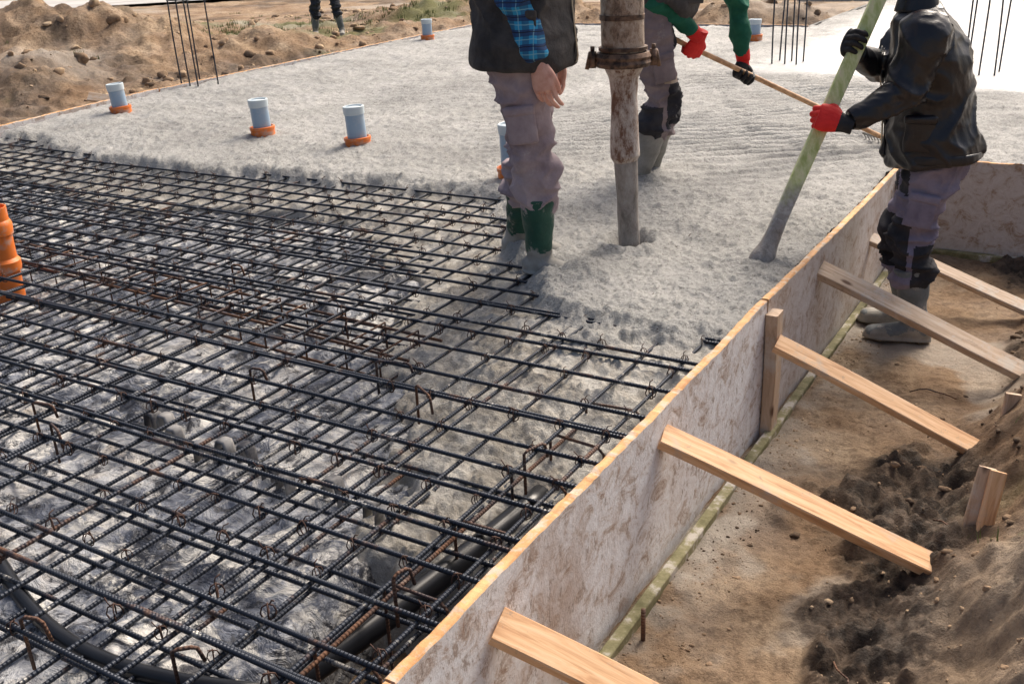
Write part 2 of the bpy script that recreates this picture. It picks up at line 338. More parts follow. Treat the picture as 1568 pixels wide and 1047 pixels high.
vv=np.stack([(bv[None,:,0]*c-bv[None,:,1]*s)*scl[:,None]+P[:,0:1],(bv[None,:,0]*s+bv[None,:,1]*c)*scl[:,None]+P[:,1:2],bv[None,:,2]*scl[:,None]+P[:,2:3]],-1).reshape(-1,3)
ff=(bf[None]+(np.arange(len(P))*len(bv))[:,None,None]).reshape(-1,4)
o=mk("tie_wires",vv,ff,M_wire);o.parent=rm
A=Acc()
for x,z in ((-1.10,-.42),(-1.27,-.42),(-1.10,-.25),(-1.27,-.12)): bar(A,(x,-1.4,z),(x,5,z),.006)
for y in np.arange(-.9,3.3,.26):
    y=y+rng.normal(0,.02);x0,x1=-1.095,-1.275;e=rng.normal(0,.015)
    A.add(*tube([(x0,y,-.42),(x1,y+e,-.42),(x1,y+e,-.09),(x1+.02,y+e,-.07),(x0-.02,y,-.07),(x0,y,-.09),(x0,y,-.41)],.0045,6))
def hook(x,y,ang,w_=.10,h_=.07,r=.0045,drop=.10):
    c,s=math.cos(ang),math.sin(ang);z0=-.04;h_=h_*rng.uniform(.3,.55)
    pts=[(-w_/2,z0-drop),(-w_/2,z0+h_*.8),(-w_/2+.012,z0+h_),(w_/2-.012,z0+h_*.95),(w_/2,z0+h_*.7),(w_/2+.01,z0-.02)]
    A.add(*tube([(x+c*a_,y+s*a_,b_) for a_,b_ in pts],r,6))
for (x,y,a_,w_) in ((-1.93,2.35,.3,.12),(-1.70,2.20,-.5,.10),(-1.80,.92,.4,.05),(-2.75,1.62,.2,.08),(-2.55,1.52,-.3,.07),(-1.22,2.05,1.3,.08),(-1.2,1.42,1.4,.05),(-3.2,2.9,.2,.05),(-2.3,2.1,.3,.05),(-1.45,1.02,.8,.05)): hook(x,y,a_,w_)
for y0,z in ((2.62,-.09),(2.82,-.09),(2.62,-.19),(2.82,-.19)): bar(A,(-5.2,y0+.1,z),(-2.0,y0-.1,z),.006)
for x in np.arange(-5.1,-2.0,.2):
    yy=2.72+.1-(x+5.2)*.0625;x=x+rng.normal(0,.02)
    A.add(*tube([(x,yy-.12,-.19),(x,yy-.12,-.08),(x,yy+.12,-.08),(x,yy+.12,-.19)],.0042,6))
A.obj("rebar_cage",M_rust)
M_sp=mat("spacer_plastic",(.20,.20,.22),.6);b=NB(M_sp);b.col(b.mix(b.ramp(b.noise(9,5),[(.4,W3(0)),(.6,W3(1))]),(.05,.05,.06),(.36,.35,.34)))
A=Acc()
for (x0,x1,y0,y1) in ((-2.75,-1.5,1.90,1.80),(-2.5,-1.4,.62,.55),(-2.2,-1.5,.40,.36)):
    n_=int((x1-x0)/.075)
    for i in range(n_):
        if rng.random()<.2: continue
        s=(i+.5)/n_;x=x0+(x1-x0)*s;y=y0+(y1-y0)*s+.03*math.sin(i*1.1);k_=rng.uniform(.75,1.05)
        arch=[(x-.026*k_,y,-.235),(x-.022*k_,y,-.17),(x-.014,y,-.215+.07*k_),(x+.014,y,-.215+.07*k_),(x+.022*k_,y,-.17),(x+.028*k_,y,-.235)]
        v,f,t=tube(arch,.005,6);v=np.array(v);v[:,1]=y+(v[:,1]-y)*4.5;A.add(v,f,t)
A.obj("rebar_spacer",M_sp)
M_blk=mat("black_conduit",(.012,.013,.016),.3)
A=Acc();s=np.linspace(0,1,40)
A.add(*tube(np.stack([-1.32-.12*np.sin(s*4),-.4+2.5*s,-.21+.03*np.sin(s*7)],1),.034,14))
A.add(*tube(np.stack([-3.4+2.05*s,1.15+.12*np.sin(s*6),-.175+.01*np.sin(s*7)],1),.020,10))
A.add(*tube(np.stack([-1.9+.5*s,.2+.55*s,-.17+.01*np.sin(s*7)],1),.022,10))
A.obj("conduit_pipe",M_blk)
# ---------------------------------------------------------------- formwork
def panel(name,p0,p1,zt,zb,th,brown):
    p0=np.array(p0,float);p1=np.array(p1,float);L=np.linalg.norm(p1-p0);ax=(p1-p0)/L;nn=np.array([ax[1],-ax[0]])
    n=max(6,int(L/.015));vs=[];s=np.linspace(0,1,n)
    wob=.005*n2(s*L*4,s*0+p0[1],3);chip=.006*np.abs(n2(s*L*30,s*0+5,4))+.016*np.maximum(n2(s*L*9,s*0+2,5)-.4,0)
    for i in range(n):
        c=p0+ax*L*s[i]+nn*wob[i];top=zt-chip[i]
        o_=[(c[0]+nn[0]*th/2,c[1]+nn[1]*th/2,zb+(top-.003-zb)*q) for q in np.linspace(0,1,9)]
        i_=[(c[0]-nn[0]*th/2,c[1]-nn[1]*th/2,zb+(top-.003-zb)*q) for q in np.linspace(1,0,9)]
        t_=[(c[0]+nn[0]*(th/2-.004),c[1]+nn[1]*(th/2-.004),top),(c[0]-nn[0]*(th/2-.004),c[1]-nn[1]*(th/2-.004),top)]
        vs+=o_+t_+i_
    k=20;F=[];fm=[]
    for i in range(n-1):
        for j in range(k):
            F.append((i*k+j,i*k+(j+1)%k,(i+1)*k+(j+1)%k,(i+1)*k+j));fm.append(1 if 8<=j<=10 else 0)
    F+=[tuple(range(k)),tuple((n-1)*k+j for j in range(k))[::-1]];fm+=[1,1]
    fl=[tuple(reversed(f)) for f in F]
    return mk(name,vs,fl,[M_form,M_edge],False,{"brown":np.full(len(vs),brown)},fm)
fw=empty("formwork_fence")
for p in (panel("panel_1",(-1.006,-1.5),(-1.006,1.12),.004,-.60,.028,.0),panel("panel_2",(-1.006,1.124),(-1.004,3.36),.004,-.60,.028,.0),panel("panel_3",(-1.000,3.365),(-.985,5.90),.008,-.60,.028,.65)): p.parent=fw
board("post_1",(-.966,3.375,-.045),(-.966,3.385,-.60),.075,.045,(0,1,0),M_pine2,parent=fw)
board("post_2",(-.950,5.55,-.03),(-.950,5.55,-.60),.07,.04,(0,1,0),M_pine2,parent=fw)
board("bottom_batten",(-.962,-1.5,-.530),(-.949,5.80,-.530),.036,.040,(1,0,0),M_green,60,parent=fw,wob=.005)
p=panel("panel_4",(-.97,5.885),(3.05,5.885),.006,-.60,.026,.85);p.parent=fw
board("bottom_batten_2",(-.9,5.84,-.52),(3.0,5.84,-.52),.045,.04,(0,1,0),M_green,30,parent=fw)
fw2=empty("edge_formwork")
p=panel("panel_1",(-7.27,3.3),(-7.84,6.48),.03,-.35,.03,.2);p.parent=fw2
p=panel("panel_2",(-7.845,6.5),(-8.19,12.7),.02,-.35,.03,.2);p.parent=fw2
p=panel("panel_3",(-8.19,12.71),(-3.45,12.71),.02,-.35,.03,.4);p.parent=fw2
def brace(p0,p1,wd,th,m,name="timber_brace",roll=0):
    ax=np.array(p1)-np.array(p0);hor=np.cross(ax,(0,0,1));hor=hor/np.linalg.norm(hor)
    up=np.cross(hor,ax);up/=np.linalg.norm(up)
    board(name,p0,p1,wd,th,hor*math.cos(roll)+up*math.sin(roll),m,20)
brace((-.995,2.39,-.085),(-.20,2.69,-.50),.085,.032,M_pine,roll=-.30)
brace((-.940,3.33,-.145),(-.19,3.43,-.48),.078,.030,M_pine,roll=-.35)
brace((-.985,4.06,-.095),(-.15,4.14,-.45),.090,.035,M_pine2,roll=-.42)
brace((-.995,1.475,-.115),(-.19,1.72,-.50),.086,.030,M_pine,roll=-.35)
brace((-.98,5.02,-.23),(-.12,4.95,-.50),.075,.03,M_pine2,roll=-.35)
for (p0,p1,wd,m_) in (((-.215,2.74,-.70),(-.165,2.90,-.24),.05,M_pine2),((-.175,2.70,-.70),(-.135,2.89,-.24),.045,M_pine),((-.18,3.47,-.7),(-.16,3.55,-.28),.05,M_pine2),((-.12,3.50,-.7),(-.07,3.62,-.20),.04,M_pine),((-.13,4.2,-.7),(-.10,4.25,-.26),.05,M_pine2),((-.10,4.99,-.7),(-.10,5.03,-.26),.05,M_pine),((-.17,1.76,-.7),(-.13,1.83,-.33),.05,M_pine)):
    board("wooden_stake",p0,p1,wd,.022,(.9,.3,0),m_,6)
A=Acc();A.add(*tube([(-.90,2.06,-.6),(-.90,2.06,-.44)],.007,8));A.obj("rebar_pin",M_rust)
board("timber_offcut",(-7.98,5.05,-.20),(-8.9,4.55,-.22),.12,.05,(0,0,1),M_pine)
board("timber_offcut",(-8.3,6.9,-.24),(-8.9,6.5,-.1),.10,.03,(1,1,0),M_pine2)
# ---------------------------------------------------------------- clods
import bmesh
bm=bmesh.new();bmesh.ops.create_icosphere(bm,subdivisions=2,radius=1);iv=np.array([v.co[:] for v in bm.verts]);ifc=np.array([[v.index for v in f.verts] for f in bm.faces]);bm.free()
pts=[]
def scat(n,x0,x1,y0,y1,s0,s1,cond=None):
    X_=rng.uniform(x0,x1,n);Y_=rng.uniform(y0,y1,n);z,dk_,_,_=terrain(X_,Y_)
    for i in range(n):
        if cond is None or cond(X_[i],Y_[i],dk_[i]): pts.append((X_[i],Y_[i],z[i],s0+(s1-s0)*rng.random()**5))
scat(3400,-.88,.5,.8,5.6,.002,.020,lambda x,y,d_: rng.random()<.10+d_*.6+(x>-.25)*.5)
scat(1500,-.93,-.76,.8,5.7,.002,.007)
scat(900,-16,-8.3,5,18,.01,.10);scat(200,-8,-3.6,13,17,.02,.10);scat(300,-9.5,-8.05,5,12,.01,.07)
P=np.array(pts);n_=len(P);sq=rng.uniform(.45,1.2,(n_,1,3));sq[:,:,2]*=.75
nz=n3(iv[None,:,0]*1.7+P[:,0:1]*31,iv[None,:,1]*1.7+P[:,1:2]*17,iv[None,:,2]*1.7)+.5*n3(iv[None,:,0]*3.4+P[:,0:1]*31,iv[None,:,1]*3.4+P[:,1:2]*17,iv[None,:,2]*3.4)
dirs=iv[None]*(1+.45*nz[...,None])*sq
vv=(dirs*P[:,3][:,None,None]+P[:,None,:3]).reshape(-1,3);ff=(ifc[None]+(np.arange(n_)*len(iv))[:,None,None]).reshape(-1,3)
mk("soil_clods",vv,ff,M_clod,False)
A=Acc()
for (x,y,L_,a_) in ((-.55,3.9,.18,.2),(-.30,2.95,.22,-.9),(-.42,3.55,.12,.7),(-.35,2.05,.16,2.0),(.02,3.1,.20,.3)):
    z0=float(terrain(np.array([x]),np.array([y]))[0][0]);s=np.linspace(0,1,8)
    A.add(*tube(np.stack([x+L_*s*math.cos(a_)+.01*np.sin(s*6),y+L_*s*math.sin(a_)+.012*np.sin(s*9),z0+.02+.02*np.sin(s*4)],1),.0028,5))
A.obj("fallen_twigs",M_rust)
M_gr=mat("grass",(.14,.17,.05),.7)
gv=[];gf=[]
def tuft(x,y,z,k,hh_):
    for i in range(k):
        a=random.uniform(0,6.28);bx=x+random.gauss(0,.04);by=y+random.gauss(0,.04);h_=hh_*random.uniform(.5,1);l=h_*random.uniform(.2,.7);wv=.006*hh_/.08
        n0=len(gv);gv.extend([(bx-wv*math.sin(a),by+wv*math.cos(a),z-.01),(bx+wv*math.sin(a),by-wv*math.cos(a),z-.01),(bx+l*math.cos(a),by+l*math.sin(a),z+h_)]);gf.append((n0,n0+1,n0+2))
for (n_,x0,x1,y0,y1,hh_) in ((320,-14,-10,12,16,.08),(120,-18,-9,8,18,.07),(70,-.1,.6,2.5,5.0,.035)):
    X_=rng.uniform(x0,x1,n_);Y_=rng.uniform(y0,y1,n_);z,_,_,_=terrain(X_,Y_)
    for i in range(n_):
        if float(n2(np.array([X_[i]]),np.array([Y_[i]]),2)[0])>-.1: tuft(X_[i],Y_[i],z[i],14,hh_)
mk("grass_tufts",gv,gf,M_gr,False)
M_road=mat("pale_road",(.42,.41,.39),.85);b=NB(M_road);b.col(b.ramp(b.noise(.8,6),[(.35,(.38,.37,.35)),(.65,(.55,.53,.51))]));b.bump(b.noise(20,5),.4,.02)
g=[]
for i in range(40):
    s=i/39;cx=-34+22*s;cy=12+22*s
    for q in (-3.2,3.2): g.append((cx-q*.7071,cy+q*.7071,-.20))
mk("road",g,[(2*i,2*i+2,2*i+3,2*i+1) for i in range(39)],M_road,False)
# ---------------------------------------------------------------- pvc pipes
M_pvc=mat("grey_pvc",(.30,.38,.46),.4);b=NB(M_pvc);b.col(b.mix(b.ramp(b.noise(14,5),[(.5,W3(0)),(.7,W3(.6))]),(.32,.44,.57),(.58,.58,.56)))
M_cap=mat("pale_cap",(.60,.68,.72),.5)
M_or=mat("orange_pvc",(.75,.20,.035),.45);b=NB(M_or);b.col(b.mix(b.ramp(b.noise(18,5),[(.52,W3(0)),(.68,W3(.7))]),(.82,.20,.03),(.50,.42,.36)))
def lathe(name,prof,mats,fmz,loc,tilt=(0,0),n=28,parent=None):
    vs=[];F=[];fm=[]
    for (r,z) in prof:
        for k in range(n):
            a=2*math.pi*k/n;vs.append((r*math.cos(a),r*math.sin(a),z))
    for i in range(len(prof)-1):
        for k in range(n):
            F.append((i*n+k,i*n+(k+1)%n,(i+1)*n+(k+1)%n,(i+1)*n+k));fm.append(fmz[i])
    o=mk(name,vs,F,mats,False,None,fm)
    for p in o.data.polygons: p.use_smooth=True
    o.data.set_sharp_from_angle(angle=rad(35)) if hasattr(o.data,'set_sharp_from_angle') else None
    o.location=loc;o.rotation_euler=(tilt[0],tilt[1],0);
    if parent:o.parent=parent
    return o
for i,(x,y,hg,ti) in enumerate(((-7.13,5.49,.24,(.04,-.05)),(-5.22,5.17,.25,(.03,-.02)),(-4.29,5.09,.26,(.02,-.03)),(-2.86,4.69,.30,(.03,0)),(-7.72,10.72,.25,(0,0)),(-3.65,11.28,.22,(0,0)))):
    R_=.063
    prof=[(.0,-.12),(.085,-.12),(.085,.035),(.089,.04),(.089,.058),(.078,.06),(.074,.03),(R_,.028),(R_,hg-.055),(R_+.005,hg-.052),(R_+.007,hg-.02),(R_+.007,hg-.003),(R_+.002,hg),(R_-.004,hg-.002),(R_-.006,hg-.012),(R_*.5,hg-.006),(0.0,hg-.006)]
    fmz=[0,0,0,0,0,0,0,1,2,2,2,2,2,2,2,2]
    lathe("pipe_sleeve",prof,[M_or,M_pvc,M_cap],fmz,(x,y,0),ti)
prof=[(.0,-.2),(.062,-.2),(.062,.0),(.072,.005),(.074,.02),(.074,.05),(.066,.06),(.062,.065),(.062,.17),(.070,.175),(.072,.22),(.066,.235),(.062,.24),(.062,.30),(.056,.30),(.055,.1)]
lathe("drain_pipe",prof,[M_or],[0]*15,(-4.27,2.50,-.06),(0,.03))
def starter(cx,cy,sp,h_,n_):
    A=Acc();offs=[(-1,-1),(1,-1),(1,1),(-1,1),(0,-1),(0,1)][:n_]
    for (a_,b_) in offs:
        tx,ty=rng.normal(0,.02,2)
        bar(A,(cx+a_*sp,cy+b_*sp,-.2),(cx+a_*sp+tx,cy+b_*sp+ty,h_*rng.uniform(.9,1.05)),.0075,.004,8,6)
    for z in (.78,1.02):
        q=sp+.01;A.add(*tube([(cx-q,cy-q,z),(cx+q,cy-q,z),(cx+q,cy+q,z+.01),(cx-q,cy+q,z),(cx-q,cy-q,z)],.004,5))
    A.obj("starter_bars",M_bar)
starter(-7.78,6.95,.12,1.5,5);starter(-2.75,9.52,.11,1.5,6);starter(-1.05,9.22,.12,1.5,5);starter(-.35,9.6,.12,1.5,4)
# ---------------------------------------------------------------- concrete pump hose
M_pipe=mat("dirty_steel_pipe",(.3,.22,.17),.55,.2);b=NB(M_pipe);b.col(b.ramp(b.noise(8,7,.78,stretch=(1,1,.6)),[(.38,(.06,.045,.04)),(.46,(.30,.21,.15)),(.54,(.52,.43,.35)),(.62,(.16,.11,.08)),(.75,(.40,.35,.30))]));b.bump(b.noise(40,6,.7),.6,.006)
M_rub=mat("cement_coated_hose",(.35,.31,.27),.7);b=NB(M_rub);b.col(b.ramp(b.noise(10,7,.78,stretch=(1,1,.5)),[(.42,(.18,.09,.055)),(.48,(.42,.34,.29)),(.58,(.66,.61,.56)),(.68,(.32,.23,.17))]));b.bump(b.noise(45,6,.75),.8,.008)
M_rub2=mat("grey_end_hose",(.35,.31,.27),.7);b=NB(M_rub2);b.col(b.ramp(b.noise(14,7,.75,stretch=(1,1,.5)),[(.36,(.15,.13,.11)),(.5,(.31,.28,.255)),(.68,(.44,.41,.38))]));b.bump(b.noise(45,6,.75),.8,.008)
M_clamp=mat("rusty_clamp",(.12,.08,.06),.6,.5);b=NB(M_clamp);b.col(b.ramp(b.noise(30,5),[(.4,(.05,.035,.03)),(.65,(.25,.16,.11))]));b.bump(b.noise(80,5),.5,.004)
hp=empty("concrete_pump_hose")
def ringpath(name,pts,mt,n=32,dent=.0):
    pts=np.array(pts,float);c=pts[:,:3];r=pts[:,3]
    s=np.linspace(0,len(pts)-1,len(pts)*8);ci=np.stack([np.interp(s,range(len(pts)),c[:,k]) for k in range(3)],1);ri=np.interp(s,range(len(pts)),r)
    v,f,t=tube(ci,ri,n);v=np.array(v)
    ce=np.repeat(ci,n,axis=0);dvv=v-ce;nn=n3(v[:,0]*14,v[:,1]*14,v[:,2]*9);v=ce+dvv*(1+dent*nn[:,None])
    o=mk(name,v,f,mt);o.parent=hp;return o
hx,hy=HOSE
ringpath("lower_sleeve",[(hx,hy,-.10,.046),(hx,hy,0,.046),(hx-.008,hy-.004,.18,.045),(hx-.014,hy-.008,.34,.051),(hx-.014,hy-.008,.362,.050)],M_rub2,dent=.06)
ringpath("reducer",[(hx-.014,hy-.008,.355,.052),(hx-.016,hy-.009,.375,.063),(hx-.018,hy-.010,.50,.058),(hx-.020,hy-.012,.62,.054),(hx-.022,hy-.014,.70,.062),(hx-.022,hy-.014,.745,.085)],M_rub,dent=.05)
ringpath("upper_pipe",[(hx-.024,hy-.014,.79,.088),(hx-.024,hy-.014,.82,.088),(hx-.03,hy-.018,1.2,.086),(hx-.05,hy-.03,2.2,.086),(hx-.12,hy+.1,3.2,.086),(hx-.4,hy+.6,4.2,.086),(hx-.9,hy+1.6,5.0,.086)],M_pipe,dent=.012)
ringpath("band",[(hx-.027,hy-.016,.93,.091),(hx-.027,hy-.016,.95,.091)],M_clamp)
lathe("clamp_ring",[(.09,-.03),(.108,-.028),(.116,-.012),(.110,.0),(.116,.012),(.108,.028),(.09,.03),(.086,.0),(.09,-.03)],[M_clamp],[0]*8,(hx-.023,hy-.014,.775),parent=hp)
lathe("clamp_flange",[(.085,.03),(.100,.032),(.100,.045),(.086,.046),(.085,.03)],[M_clamp],[0]*4,(hx-.023,hy-.014,.78),parent=hp)
for sg in (-1,1):
    px,py=hx-.023+sg*.849*.125,hy-.014+sg*.528*.125
    A=Acc();A.add(*tube([(px,py,.745),(px,py,.81)],.016,10));A.add(*tube([(px-sg*.03,py-.02*sg,.79),(px+.01*sg,py+.006*sg,.80),(px+sg*.02,py+sg*.012,.74)],.009,8));A.add(*tube([(px,py,.80),(px,py,.83)],.009,6));o=A.obj("clamp_bolt",M_clamp);o.parent=hp
# ---------------------------------------------------------------- people
def catm(P,k=5):
    P=np.asarray(P,float);n=len(P);out=[]
    for i in range(n-1):
        p0=P[max(i-1,0)];p1=P[i];p2=P[i+1];p3=P[min(i+2,n-1)]
        for j in range(k):
            t=j/k;out.append(.5*((2*p1)+(-p0+p2)*t+(2*p0-5*p1+4*p2-p3)*t*t+(-p0+3*p1-3*p2+p3)*t**3))
    out.append(P[-1]);return np.array(out)
def loft(rings,side,n=22,k=5):
    q=catm(rings,k);c=q[:,:3];tan=np.gradient(c,axis=0);tan/=np.linalg.norm(tan,axis=1)[:,None]+1e-9;side=np.array(side,float);vs=[]
    for i in range(len(q)):
        u=side-tan[i]*np.dot(side,tan[i]);u/=np.linalg.norm(u)+1e-9;v=np.cross(tan[i],u)
        for j in range(n):
            a_=2*math.pi*j/n;vs.append(c[i]+u*q[i,3]*math.cos(a_)+v*q[i,4]*math.sin(a_))
    m_=len(q);F=[(i*n+j,i*n+(j+1)%n,(i+1)*n+(j+1)%n,(i+1)*n+j) for i in range(m_-1) for j in range(n)]
    F+=[tuple(range(n))[::-1],tuple((m_-1)*n+j for j in range(n))]
    return vs,F
def fuse(lofts,voxel,smooth,name="g"):
    A=Acc()
    for l in lofts: A.add(*l)
    o=mk(name,np.concatenate(A.v),A.f,[M_wire]);md=o.modifiers.new("r",'REMESH');md.mode='VOXEL';md.voxel_size=voxel
    sm=o.modifiers.new("s",'SMOOTH');sm.factor=.5;sm.iterations=smooth
    dg=bpy.context.evaluated_depsgraph_get();me=bpy.data.meshes.new_from_object(o.evaluated_get(dg));bpy.data.objects.remove(o)
    return me
def finish(me,mats,fold=None,pick=None):
    me.materials.clear()
    for m_ in mats: me.materials.append(m_)
    n=len(me.vertices);co=np.zeros(n*3,np.float32);me.vertices.foreach_get("co",co);co=co.reshape(-1,3);no=np.zeros(n*3,np.float32);me.vertices.foreach_get("normal",no);no=no.reshape(-1,3)
    if fold: co=co+no*fold(co)[:,None];me.vertices.foreach_set("co",co.astype(np.float32).ravel())
    if pick:
        m=len(me.polygons);ce=np.zeros(m*3,np.float32);me.polygons.foreach_get("center",ce);me.polygons.foreach_set("material_index",pick(ce.reshape(-1,3)).astype(np.int32))
    me.polygons.foreach_set("use_smooth",np.ones(len(me.polygons),dtype=bool));me.update()
    o=bpy.data.objects.new("part",me);sc.collection.objects.link(o);return o
def nv(v): v=np.array(v,float);return v/np.linalg.norm(v)
def A_(*a): return np.array(a,float)
def hand(wrist,D,N,right,curl,mats,scale=1.0,spread=.04,thumb=.5,glove=0,palmmat=None):
    D=nv(D);N=nv(N-D*np.dot(N,D));S=np.cross(D,N)*(1 if right else -1);k=scale;g=1+glove
    Ls=[loft([(*(wrist-D*.035*k),.026*k*g,.021*k*g),(*wrist,.027*k*g,.020*k*g),(*(wrist+D*.035*k),.036*k*g,.018*k*g),(*(wrist+D*.07*k),.042*k*g,.016*k*g),(*(wrist+D*.094*k),.038*k*g,.012*k*g)],S,18,4)]
    lens=[(.042,.026,.021),(.046,.030,.022),(.043,.028,.022),(.034,.021,.019)]
    for i in range(4):
        off=(.031-.0207*i)*k;p=wrist+D*(.088-.004*abs(i-1))*k+S*off;d=nv(D+S*spread*(1.5-i));q=[(*(p-d*.012*k),.0095*k*g,.0095*k*g),(*p,.0098*k*g,.0095*k*g)];ang=0
        for j in range(3):
            ang+=curl[j]*(1+.10*(i-1));dd_=nv(d*math.cos(ang)+N*math.sin(ang));ln=lens[i][j]*k
            r_=(.0088,.0082,.0070)[j]*k*g
            q.append((*(p+dd_*ln*.5),r_,r_));p=p+dd_*ln;q.append((*p,r_*.97,r_*.97))
        q[-1]=(*p,.0045*k,.0045*k)
        Ls.append(loft(q,S,10,3))
    p=wrist+D*.022*k+S*.024*k+N*.004;t1=nv(D*.75+S*.62*(1 if thumb>.4 else .55)+N*.25*thumb);t2=nv(D*.9+S*(.35-.5*thumb)*(1 if thumb>.4 else .3)+N*.9*thumb);t3=nv(D*.8-S*.3*thumb+N*1.0*thumb)
    q=[(*(p-t1*.01),.014*k,.014*k),(*(p+t1*.02*k),.0145*k*g,.0135*k*g)];p=p+t1*.042*k;q.append((*p,.0115*k*g,.011*k*g));p=p+t2*.032*k;q.append((*p,.0100*k*g,.0098*k*g));p=p+t3*.025*k;q.append((*p,.0055*k,.0055*k))
    Ls.append(loft(q,S,12,4))
    me=fuse(Ls,.0024,1)
    return finish(me,mats,None,(lambda c:palmmat(c,wrist,D,N)) if palmmat else None)
def grip(center,axis,elbow,right,r,mats,glove=.18,palmmat=None):
    axis=nv(axis);D=np.array(center)-np.array(elbow);D=nv(D-axis*np.dot(D,axis)*.8);D=nv(D-axis*np.dot(D,axis)*.6)
    N=np.cross(axis,D)*(1 if right else -1);N=nv(N)
    wrist=np.array(center)-N*(r+.020)-D*.075
    return wrist,hand(wrist,D,N,right,(.95,1.15,.75),mats,1.12,.0,1.25,glove,palmmat)
M_skin=mat("skin",(.62,.36,.27),.5)
b=NB(M_skin);b.col(b.ramp(b.noise(30,4),[(.35,(.66,.32,.24)),(.65,(.80,.48,.38))]));b.bump(b.noise(120,4),.3,.003)
M_hair=mat("hair",(.06,.04,.025),.6);b=NB(M_hair);b.bump(b.noise(120,4,stretch=(1,1,.2)),.8,.004)
M_eye=mat("eye",(.8,.8,.8),.2);M_lip=mat("lips",(.45,.2,.17),.5)
def cloth(name,ca,cb,rough=.85,weave=400,stain=None,bs=.25,bl=.45):
    m=mat(name,ca,rough,0,.3);b=NB(m);c=b.ramp(b.noise(7,5,.65),[(.35,ca),(.65,cb)])
    if stain: c=b.mix(b.ramp(b.noise(11,6,.75),[(stain[0],W3(0)),(stain[0]+.1,W3(stain[2]))]),c,stain[1])
    b.col(c);b1=b.bump(b.noise(14,4,.6),bl,.015);b.bump(b.noise(weave,2),bs,.002,b1);return m
M_tr=cloth("mauve_trousers",(.27,.21,.23),(.44,.36,.375),stain=(.60,(.56,.51,.47),.6))
M_tr2=cloth("grey_trousers",(.17,.135,.145),(.28,.225,.23),stain=(.60,(.42,.38,.34),.6))
M_tr3=cloth("blue_grey_trousers",(.15,.13,.185),(.27,.24,.31),stain=(.62,(.42,.37,.32),.5))
M_trd=cloth("black_panel",(.018,.018,.022),(.05,.048,.055),stain=(.62,(.25,.22,.19),.5))
M_bei=cloth("beige_panel",(.42,.33,.25),(.55,.45,.36))
M_vest=cloth("charcoal_vest",(.035,.035,.037),(.10,.092,.088),.8,stain=(.64,(.24,.21,.18),.4),bs=.7,bl=.6)
M_jk=cloth("leather_jacket",(.007,.008,.013),(.014,.014,.019),.34,120,stain=(.64,(.12,.07,.04),.4),bs=.12,bl=.25);M_jk.node_tree.nodes['Principled BSDF'].inputs['Specular IOR Level'].default_value=.5
M_grn=cloth("green_sleeve",(.01,.09,.055),(.02,.15,.095))
M_boot=cloth("green_rubber_boot",(.012,.055,.038),(.028,.10,.07),.4,60,stain=(.55,(.44,.41,.36),.85),bs=.1)
M_bootc=cloth("cement_boot",(.22,.21,.185),(.40,.38,.345),.7,60)
M_bootg=cloth("grey_rubber_boot",(.12,.14,.15),(.22,.24,.25),.5,60,stain=(.55,(.42,.39,.35),.8),bs=.1)
M_red=cloth("red_glove",(.60,.012,.012),(.82,.035,.03),.6,300);M_bgl=cloth("black_glove",(.012,.012,.014),(.03,.03,.032),.6,300)
M_navy=cloth("navy_trousers",(.02,.025,.035),(.05,.055,.07))
M_zip=mat("metal_zip",(.5,.48,.42),.35,.9)
M_pl=mat("blue_plaid_shirt",(.02,.2,.45),.8);b=NB(M_pl);sp=b.n('ShaderNodeSeparateXYZ');b.l(b.co.outputs['Object'],sp.inputs[0])
zc=b.math('ADD',sp.outputs['Z'],b.math('MULTIPLY',b.noise(9,2),.02));hc=b.math('ADD',b.math('ADD',b.math('MULTIPLY',sp.outputs['X'],.95),b.math('MULTIPLY',sp.outputs['Y'],.30)),b.math('MULTIPLY',b.noise(8,2),.02))
def band(c,per,duty,ph=0.): return b.math('LESS_THAN',b.math('FRACT',b.math('ADD',b.math('DIVIDE',c,per),ph+50.)),duty)
c_=b.mix(band(zc,.052,.45),(.02,.30,.58),(.015,.07,.20));c_=b.mix(b.math('MULTIPLY',band(hc,.052,.45),.6),c_,(.01,.04,.13));c_=b.mix(b.math('MULTIPLY',band(zc,.052,.07,.27),.6),c_,(.25,.52,.62));c_=b.mix(b.math('MULTIPLY',band(hc,.052,.07,.27),.6),c_,(.25,.52,.62));c_=b.mix(b.math('MULTIPLY',band(zc,.052,.07,.75),.9),c_,(.005,.008,.02));b.col(c_);b.bump(b.noise(300,2),.3,.002)
